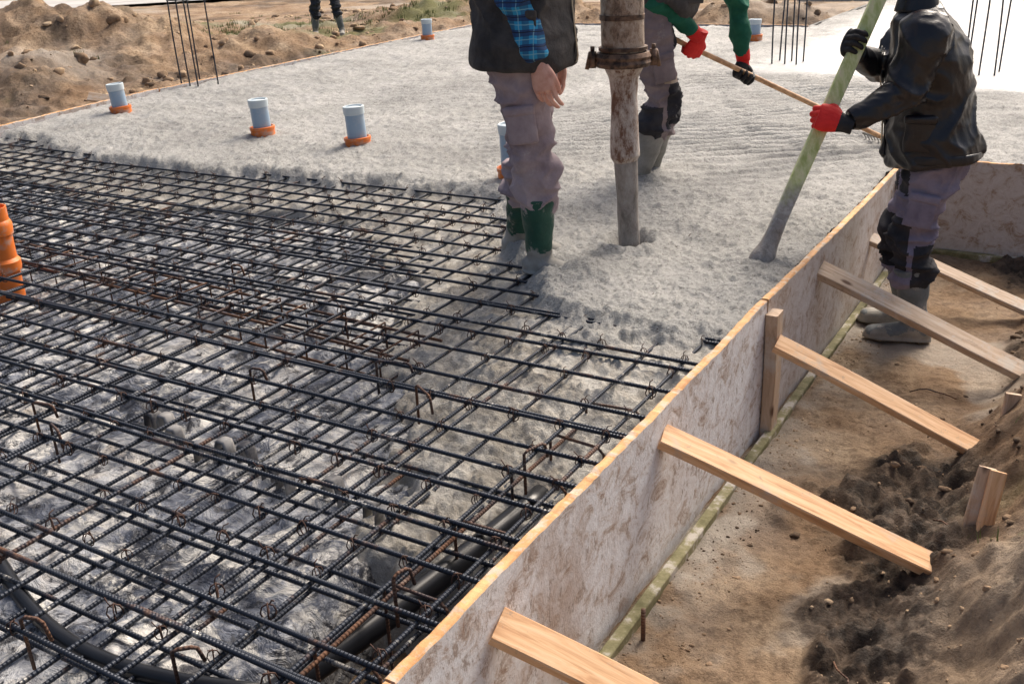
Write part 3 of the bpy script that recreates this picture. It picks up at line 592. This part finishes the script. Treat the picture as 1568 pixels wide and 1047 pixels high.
def head(c,F,S,hairm):
    F=nv(F);U=A_(0,0,1);S=nv(S);nu,nvv=48,36;vs=[];fm=[]
    for i in range(nvv+1):
        ph=math.pi*i/nvv
        for j in range(nu):
            th=2*math.pi*j/nu;f=math.sin(ph)*math.cos(th);s=math.sin(ph)*math.sin(th);u=math.cos(ph)
            jaw=1-.28*max(0,-u-.1)*(1 if f>-.3 else 1.2)
            x=f*.097*(1-.08*max(0,-u));y=s*.077*jaw;z=u*.120
            if f>0:
                x+=.026*math.exp(-(s/.16)**2-((u+.12)/.20)**2)*(1 if u<.08 else .6)
                x+=.010*math.exp(-(s/.22)**2-((u+.72)/.16)**2)
                x-=.010*(math.exp(-((abs(s)-.40)/.16)**2-((u-.06)/.12)**2))
                x+=.006*math.exp(-(s/.6)**2-((u-.26)/.09)**2)+.005*math.exp(-(s/.25)**2-((u+.42)/.06)**2)
                x=min(x,.128)
            if u<-.3 and f<0: x*=.8
            h=u>.30 or (f<.12 and u>-.35 and abs(s)<2)
            if h: x*=1.07;y*=1.07;z=z*1.06
            vs.append(c+F*x+S*y+U*z)
    Fs=[];
    for i in range(nvv):
        for j in range(nu):
            Fs.append((i*nu+j,(i+1)*nu+j,(i+1)*nu+(j+1)%nu,i*nu+(j+1)%nu))
            ph=math.pi*(i+.5)/nvv;th=2*math.pi*(j+.5)/nu;f=math.sin(ph)*math.cos(th);s=math.sin(ph)*math.sin(th);u=math.cos(ph)
            fm.append(1 if (u>.30 or (f<.12 and u>-.35)) else (2 if f>.75 and -.50<u<-.40 and abs(s)<.30 else 0))
    A=Acc();A.add(vs,Fs)
    for sg in (-1,1):
        e=c+F*.080+S*sg*.031+U*.008;v,f,t=tube([e-F*.010,e-F*.006,e,e+F*.006,e+F*.009],[.002,.010,.012,.009,.002],10);A.add(v,f);fm+=[3]*len(f)
        e=c+S*sg*.079-F*.004;v,f=loft([(*(e-U*.030),.004,.010),(*(e-U*.015+S*sg*.006),.006,.014),(*(e+U*.012+S*sg*.010),.006,.020),(*(e+U*.030+S*sg*.004),.003,.010)],S,12,3);A.add(v,f);fm+=[0]*len(f)
    return mk("head",np.concatenate(A.v),A.f,[M_skin,hairm,M_lip,M_eye],True,None,fm)
def person(J,F,mats,hands,name="construction_worker",jk=1.0,hem=None,folds=1.0,vest=False,hairm=None,jfold=1.0):
    F=nv((*F,0));U=A_(0,0,1);Rt=nv(np.cross(F,U));g=lambda k:np.array(J[k],float)
    pel=g('pelvis');ch=g('chest');nk=g('neck');parts=[]
    Ls=[]
    sh=nv(g('shR')-g('shL'))
    Ls.append(loft([(*(pel-U*.06-F*.005),.13,.10),(*(pel-F*.012),.175,.135),(*(pel+(ch-pel)*.3),.165,.12),(*(pel+(ch-pel)*.55),.165,.11)],Rt,24,4))
    for s_,sg in (('R',1),('L',-1)):
        hp_,kn,an=g('hip'+s_),g('knee'+s_),g('ankle'+s_)
        Ls.append(loft([(*(hp_+U*.05),.085,.105),(*(hp_-U*.03),.098,.112),(*(hp_+(kn-hp_)*.45),.088,.098),(*(kn+(hp_-kn)*.12),.074,.084),(*(kn+F*.008),.072,.084),(*(kn+(an-kn)*.22-F*.006),.074,.082),(*(kn+(an-kn)*.38),.079,.085),(*(kn+(an-kn)*.45),.072,.076),(*(kn+(an-kn)*.52),.060,.064)],Rt,22,5))
    me=fuse(Ls,.008,3)
    kR,kL=g('kneeR'),g('kneeL')
    def fold(co):
        zk=(kR[2]+kL[2])/2
        nearK=np.exp(-((co[:,2]-zk)/.10)**2)+np.exp(-((co[:,2]-zk+.15)/.07)**2)+.5*np.exp(-((co[:,2]-pel[2]+.1)/.08)**2)
        a=1-np.abs(n3(co[:,0]*7+co[:,2]*5,co[:,1]*7-co[:,2]*6,co[:,2]*17));b_=1-np.abs(n3(co[:,0]*16+9,co[:,1]*16-co[:,2]*8,co[:,2]*26))
        return folds*((a**3-.4)*(.015+.020*nearK)+(b_**3-.4)*(.005+.008*nearK))
    def pick(ce):
        r=np.zeros(len(ce))
        for kn,an,hp_ in ((kR,g('ankleR'),g('hipR')),(kL,g('ankleL'),g('hipL'))):
            d_=ce-kn;fr=d_@F;near=np.abs(d_@Rt)<.10;jt=.012*n3(ce[:,0]*20,ce[:,1]*20,ce[:,2]*20)
            r[near&(fr>.005)&(d_[:,2]<.10)&(d_[:,2]>-.14)]=1
            if 'panels' in mats:
                r[near&(fr<-.02)&(d_[:,2]<-.02)&(d_[:,2]>-.30)]=1
                r[near&(fr>.03)&(d_[:,2]>.20+jt)&(d_[:,2]<.42)]=1
            if 'beige' in mats: r[near&(d_[:,2]>.10)&(d_[:,2]<.128)&(fr>-.02)]=2
        return r
    parts.append(finish(me,[mats['tr'],mats.get('pad',M_trd),mats.get('beige',M_bei)],fold,pick))
    for s_,sg in (('R',1),('L',-1)):
        hp_,kn=g('hip'+s_),g('knee'+s_);c=hp_+(kn-hp_)*.52+Rt*sg*.092;ax=nv(kn-hp_)
        for (cc,hh_,ww,th_) in ((c,.075,.062,.012),(c-ax*.055+Rt*sg*.005,.018,.066,.014)):
            v,f=loft([(*(cc-ax*hh_*1.0),th_*.7,ww*.95),(*(cc-ax*hh_*.9),th_,ww),(*cc,th_*1.2,ww),(*(cc+ax*hh_*.9),th_,ww),(*(cc+ax*hh_*1.0),th_*.5,ww*.9)],Rt,16,2);me=fuse([(v,f)],.006,4);parts.append(finish(me,[mats['tr']]))
    for s_ in ('R','L'):
        an,kn=g('ankle'+s_),g('knee'+s_);fd=np.array(J.get('foot'+s_,F),float);fd=nv((fd[0],fd[1],0));sd_=nv(np.cross(fd,U));so=an-U*.075
        sl=[(*(an-U*.03),.046,.058),(*(an+U*.02),.048,.058),(*(an+(kn-an)*.22),.054,.060),(*(an+(kn-an)*.45),.062,.068),(*(an+(kn-an)*.66),.064,.072)]
        ft=[(*(so-fd*.075+U*.035),.028,.030),(*(so-fd*.05+U*.036),.041,.038),(*(so+fd*.02+U*.042),.043,.046),(*(so+fd*.09+U*.034),.048,.036),(*(so+fd*.15+U*.029),.050,.030),(*(so+fd*.19+U*.026),.040,.025),(*(so+fd*.205+U*.024),.020,.014)]
        so_=[(*(so-fd*.082+U*.008),.026,.012),(*(so-fd*.05+U*.008),.044,.014),(*(so+fd*.03+U*.008),.042,.014),(*(so+fd*.13+U*.008),.054,.014),(*(so+fd*.19+U*.009),.044,.013),(*(so+fd*.215+U*.010),.020,.010)]
        me=fuse([loft(sl,sd_,22,5),loft(ft,sd_,20,5),loft(so_,sd_,20,5)],.007,2)
        low=mats.get('bootlow');nn_=[mats['boot'],low or mats['boot']]
        parts.append(finish(me,nn_,lambda co:.006*n3(co[:,0]*12,co[:,1]*12,co[:,2]*30),lambda ce,a=an:(ce[:,2]<a[2]+mats.get('lowz',.03)+.03*n3(ce[:,0]*30,ce[:,1]*30,ce[:,2]*9)).astype(int)))
        v,f=loft([(*(an+(kn-an)*.63),.068,.076),(*(an+(kn-an)*.645),.070,.078),(*(an+(kn-an)*.67),.068,.076)],sd_,22,2);parts.append(finish(fuse([(v,f)],.006,1),[mats['boot']]))
    hemp=np.array(hem,float) if hem is not None else pel+U*.0
    wj=.02*jk
    tl=[(*hemp,.195+wj,.165+wj),(*(hemp+(ch-hemp)*.06),.20+wj,.172+wj),(*(hemp+(ch-hemp)*.45),.185+wj,.150+wj),(*(hemp+(ch-hemp)*.8),.195+wj,.148+wj),(*ch,.190+wj,.130+wj),(*(ch+(nk-ch)*.5),.135+wj,.10+wj),(*(ch+(nk-ch)*.85),.075+wj*.5,.08),(*nk,.062+wj*.5,.066)]
    sideT=nv(Rt*.5+sh*.5)
    bodyL=[loft(tl,sideT,26,5)]
    armsL=[]
    for s_,sg in (('R',1),('L',-1)):
        s0,e0,w0=g('sh'+s_),g('el'+s_),g('wr'+s_);k_=mats.get('slv',1.0);inner=ch*.5+s0*.5
        armsL.append(loft([(*(inner),.075,.08),(*s0,.074*k_+.006,.078*k_+.006),(*(s0+(e0-s0)*.35),.062*k_,.066*k_),(*(s0+(e0-s0)*.8),.055*k_,.058*k_),(*e0,.054*k_,.056*k_),(*(e0+(w0-e0)*.35),.050*k_,.052*k_),(*(e0+(w0-e0)*.8),.040*k_,.042*k_),(*(e0+(w0-e0)*.95),.037*k_,.038*k_)],F,20,6))
    eLs=[g('elR'),g('elL')]
    def jf(co):
        ne=sum(np.exp(-np.sum((co-e)**2,1)/.012) for e in eLs)
        a=1-np.abs(n3(co[:,0]*8+co[:,2]*7,co[:,1]*8-co[:,2]*6,co[:,2]*6));b_=1-np.abs(n3(co[:,0]*24+3,co[:,1]*24+co[:,2]*9,co[:,2]*20))
        c_2=1-np.abs(n3(co[:,0]*4+3,co[:,1]*4+co[:,2]*4,co[:,2]*4+2))
        return folds*jfold*((c_2**2-.4)*.014+(a**3-.4)*(.014+.014*ne)+(b_**3-.4)*(.003+.005*ne))
    if vest:
        parts.append(finish(fuse(armsL,.007,3),[mats['arm']],jf))
        parts.append(finish(fuse(bodyL,.009,4),[mats['jk']],lambda co:jf(co)+.012))
        for s_ in ('R','L'):
            s0,e0=g('sh'+s_),g('el'+s_);d_=nv(e0-s0)
            parts.append(finish(fuse([loft([(*(s0*.4+ch*.6),.09,.10),(*(s0-d_*.01),.088,.096),(*(s0+d_*.03),.083,.09)],F,20,4)],.008,3),[mats['jk']],jf))
    else:
        parts.append(finish(fuse(bodyL+armsL,.008,3),[mats['jk']],jf))
    v,f=loft([(*(hemp+U*.002),.200+wj,.172+wj),(*(hemp+U*.012),.206+wj,.178+wj),(*(hemp+U*.045),.203+wj,.176+wj)],Rt,30,3);parts.append(finish(fuse([(v,f)],.007,1),[mats['jk']],lambda co:.010*n3(co[:,0]*9,co[:,1]*9,co[:,2]*4)))
    fr=[];zp_=[]
    for q in tl[:5]: c=A_(*q[:3]);fr.append((*(c+F*(q[4]+.008)),.018,.009));zp_.append(c+F*(q[4]+.018)+Rt*.012)
    parts.append(finish(fuse([loft(fr,Rt,12,5)],.005,2),[mats['jk']],jf))
    v,f,t=tube(zp_,.004,6);o=mk("zip",v,f,M_zip);parts.append(o)
    # side pockets with flaps
    for sg in (1,-1):
        c=hemp+(ch-hemp)*.28+Rt*sg*(.185+wj)+F*.05
        for (cc,hh_,ww,th_) in ((c,.07,.060,.012),(c+U*.065+Rt*sg*.006,.016,.064,.014)):
            v,f=loft([(*(cc-U*hh_),th_*.7,ww*.95),(*(cc-U*hh_*.9),th_,ww),(*cc,th_*1.2,ww),(*(cc+U*hh_*.9),th_,ww),(*(cc+U*hh_),th_*.5,ww*.9)],Rt,16,2);parts.append(finish(fuse([(v,f)],.005,2),[mats['jk']],lambda co:.004*n3(co[:,0]*20,co[:,1]*20,co[:,2]*20)))
    parts.append(finish(fuse([loft([(*(nk-U*.03),.085,.09),(*(nk+U*.015),.075,.08),(*(nk+U*.035),.070,.074)],Rt,20,3)],.007,1),[mats['jk']]))
    hd=g('head');parts.append(finish(fuse([loft([(*(nk-U*.03),.058,.06),(*(nk+(hd-nk)*.4),.055,.058),(*(hd-U*.05-F*.01),.052,.056)],Rt,18,3)],.007,2),[M_skin]))
    parts.append(head(hd,F,Rt,hairm or M_hair))
    parts+=hands
    for o in bpy.context.selected_objects: o.select_set(False)
    for o in parts: o.select_set(True)
    bpy.context.view_layer.objects.active=parts[0];bpy.ops.object.join();o=bpy.context.view_layer.objects.active;o.name=name;o.data.name=name;return o
def cuff(w0,e0,r,m_):
    w0=np.array(w0);e0=np.array(e0);d_=nv(e0-w0);return finish(fuse([loft([(*(w0-d_*.005),r,r),(*(w0+d_*.01),r*1.05,r*1.05),(*(w0+d_*.055),r*1.12,r*1.12),(*(w0+d_*.06),r*1.0,r)],(0,.3,1),18,3)],.004,1),[m_])
# --- worker 1 (blue plaid sleeve, charcoal vest)
F1=nv((.965,.247,0))
J=dict(pelvis=(-2.03,3.45,.82),chest=(-2.02,3.45,1.27),neck=(-2.01,3.455,1.42),head=(-1.98,3.46,1.585),
 hipR=(-2.005,3.37,.79),kneeR=(-1.965,3.395,.41),ankleR=(-1.965,3.405,.035),hipL=(-2.045,3.535,.79),kneeL=(-2.11,3.57,.40),ankleL=(-2.20,3.63,.03),
 shR=(-1.99,3.27,1.31),elR=(-1.955,3.265,1.04),wrR=(-1.885,3.295,.835),shL=(-2.06,3.64,1.31),elL=(-2.07,3.70,1.04),wrL=(-2.03,3.70,.82),footR=(.9,-.1,0))
wr=A_(*J['wrR']);h1=hand(wr+A_(.003,.003,-.012),(.20,.06,-.96),(-.05,1.0,.1),True,(.30,.45,.35),[M_skin],1.10,.022,.35)
h2=hand(A_(*J['wrL'])+A_(0,0,-.02),(.1,.02,-.95),(-.1,-.95,0),False,(.4,.45,.3),[M_skin],1.0,.02,.35)
person(J,F1[:2],dict(tr=M_tr,pad=M_tr,boot=M_boot,bootlow=M_bootc,lowz=.035,jk=M_vest,arm=M_pl,slv=1.12),[h1,h2,cuff(A_(*J['wrR'])+A_(-.006,-.002,.012),J['elR'],.037,M_pl)],jk=1.3,hem=(-2.03,3.45,.80),vest=True)
# --- worker 2 (green sleeves, rake)
def redpalm(c,w_,D,N):
    d_=c-w_;return (d_@D<.020).astype(int)
rk0=A_(-2.06,5.01,.725);rk1=A_(-1.17,6.12,.05);rax=nv(rk1-rk0)
c1_=rk0+rax*.13;c2_=rk0+rax*.50
eR=A_(-2.10,4.87,.93);eL=A_(-1.86,5.42,.85)
wR,hR=grip(c1_,rax,eR,True,.016,[M_red,M_bgl],palmmat=None)
wL,hL=grip(c2_,rax,eL,False,.016,[M_bgl,M_red],palmmat=redpalm)
J=dict(pelvis=(-2.19,4.98,.82),chest=(-1.99,5.16,1.13),neck=(-1.89,5.25,1.26),head=(-1.80,5.34,1.40),
 hipR=(-2.13,4.915,.79),kneeR=(-2.09,4.965,.41),ankleR=(-2.19,4.92,.02),hipL=(-2.25,5.04,.79),kneeL=(-2.12,5.10,.41),ankleL=(-2.22,5.13,.0),
 shR=(-1.96,5.00,1.18),elR=eR,wrR=wR-(wR-eR)*.04,shL=(-2.0,5.34,1.14),elL=eL,wrL=wL-(wL-eL)*.04)
person(J,(.70,.71),dict(tr=M_tr2,pad=M_trd,panels=1,beige=M_bei,boot=M_bootc,bootlow=M_bootc,jk=M_vest,arm=M_grn,slv=1.0),[hR,hL,cuff(wR,eR,.036,M_red),cuff(wL,eL,.036,M_red)],jk=.2,hem=(-2.14,5.02,.90),vest=True)
rake=empty("garden_rake")
M_hdl=mat("rake_handle",(.55,.33,.17),.5);b=NB(M_hdl);b.col(b.ramp(b.noise(20,5),[(.4,(.46,.25,.12)),(.6,(.70,.43,.23))]))
A=Acc();A.add(*tube(np.array([rk0-rax*.02+(rk1-rk0)*s for s in np.linspace(0,1,12)]),.014,10));o=A.obj("handle",M_hdl);o.parent=rake
A=Acc();sd_=nv(np.cross(rax,(0,0,1)));A.add(*tube([rk1-sd_*.19,rk1+sd_*.19],.009,6));A.add(*tube([rk1-rax*.14,rk1],.010,8))
for i in range(14):
    q=rk1+sd_*(-.185+.37*i/13);A.add(*tube([q,q+rax*.03-A_(0,0,.03),q+rax*.02-A_(0,0,.07)],.0035,5))
o=A.obj("rake_head",M_bootc);o.parent=rake
# --- worker 3 (black jacket, timber)
b0=A_(-1.17,3.83,-.03);b1=A_(-.915,4.42,.985);bax=nv(b1-b0)
board("levelling_timber",b0,b1+bax*.06,.058,.034,(.849,.528,0),M_pole,30)
A=Acc();A.add(*loft([(*(b0-bax*.02),.050,.035),(*(b0+bax*.03),.055,.040),(*(b0+bax*.09),.038,.028),(*(b0+bax*.2),.030,.020)],(.849,.528,0),16,4));mk("timber_cement_lump",np.concatenate(A.v),A.f,M_rub2).parent=bpy.data.objects["levelling_timber"]
eL=A_(-.765,4.285,.60);eR=A_(-.92,4.62,.66);cL=b0+bax*.64;cR=b0+bax*.97
wL,hL=grip(cL,bax,eL,False,.020,[M_red,M_bgl],.22,redpalm)
wR,hR=grip(cR,bax,eR,True,.020,[M_bgl,M_red],.22,None)
J=dict(pelvis=(-.67,4.59,.29),chest=(-.745,4.545,.76),neck=(-.79,4.53,.93),head=(-.83,4.52,1.10),
 hipR=(-.685,4.675,.26),kneeR=(-.78,4.66,-.07),ankleR=(-.72,4.70,-.45),hipL=(-.655,4.505,.26),kneeL=(-.705,4.475,-.04),ankleL=(-.65,4.50,-.45),
 shR=(-.80,4.71,.82),elR=eR,wrR=wR-(wR-eR)*.04,shL=(-.715,4.36,.82),elL=eL,wrL=wL-(wL-eL)*.04)
person(J,(-.98,-.185),dict(tr=M_tr3,pad=M_trd,panels=1,boot=M_bootg,bootlow=M_bootc,lowz=-.03,jk=M_jk,slv=1.25),[hL,hR],jk=1.0,hem=(-.665,4.58,.30),folds=1.1,jfold=1.05)
# --- worker 4 (background)
bx,by,bz=-11.15,12.79,-.22
J=dict(pelvis=(bx,by,bz+.90),chest=(bx,by,bz+1.34),neck=(bx,by,bz+1.49),head=(bx+.02,by-.03,bz+1.66),
 hipR=(bx-.08,by-.06,bz+.87),kneeR=(bx-.13,by-.12,bz+.48),ankleR=(bx-.19,by-.10,bz+.08),hipL=(bx+.08,by+.06,bz+.87),kneeL=(bx+.13,by+.06,bz+.48),ankleL=(bx+.19,by+.10,bz+.08),
 shR=(bx-.16,by-.12,bz+1.38),elR=(bx-.20,by-.18,bz+1.10),wrR=(bx-.14,by-.26,bz+.88),shL=(bx+.16,by+.12,bz+1.38),elL=(bx+.22,by+.14,bz+1.10),wrL=(bx+.24,by+.02,bz+.88))
h1=hand(A_(*J['wrR'])+A_(0,0,-.02),(.1,-.1,-.95),(.8,.5,0),True,(.4,.45,.3),[M_skin],1,.04,.35);h2=hand(A_(*J['wrL'])+A_(0,0,-.02),(0,-.1,-.95),(-.8,-.4,0),False,(.4,.45,.3),[M_skin],1,.04,.35)
person(J,(.6,-.8),dict(tr=M_navy,pad=M_navy,boot=M_bootg,bootlow=M_bootc,jk=M_vest),[h1,h2])
# far clutter
M_brick=mat("brick_red",(.45,.17,.09),.85);b=NB(M_brick);b.col(b.ramp(b.noise(6,4),[(.4,(.36,.13,.07)),(.6,(.52,.22,.12))]))
def stack(name,cx,cy,nx,ny,nz,sx,sy,sz,m_,z0=-.25):
    vs=[];F=[]
    for i in range(nx):
        for j in range(ny):
            for k in range(nz):
                if k==nz-1 and rng.random()<.35: continue
                x=cx+i*sx*1.06;y=cy+j*sy*1.06;z=z0+k*sz*1.05+.01;jx,jy=rng.normal(0,sx*.02,2);n0=len(vs)
                for a_,b_,c_2 in ((0,0,0),(1,0,0),(1,1,0),(0,1,0),(0,0,1),(1,0,1),(1,1,1),(0,1,1)): vs.append((x+a_*sx+jx,y+b_*sy+jy,z+c_2*sz))
                F+=[tuple(n0+q for q in f) for f in ((0,3,2,1),(4,5,6,7),(0,1,5,4),(1,2,6,5),(2,3,7,6),(3,0,4,7))]
    o=mk(name,vs,F,m_,False);bv_=o.modifiers.new("b",'BEVEL');bv_.width=.006;bv_.segments=1;return o
stack("brick_stack",-14.2,18.4,6,3,4,.25,.12,.10,M_brick,-.1)
M_blkc=mat("grey_block",(.42,.41,.39),.85)
stack("concrete_block_stack",-4.6,16.2,3,3,3,.4,.2,.2,M_blkc,0.0)
print("done")
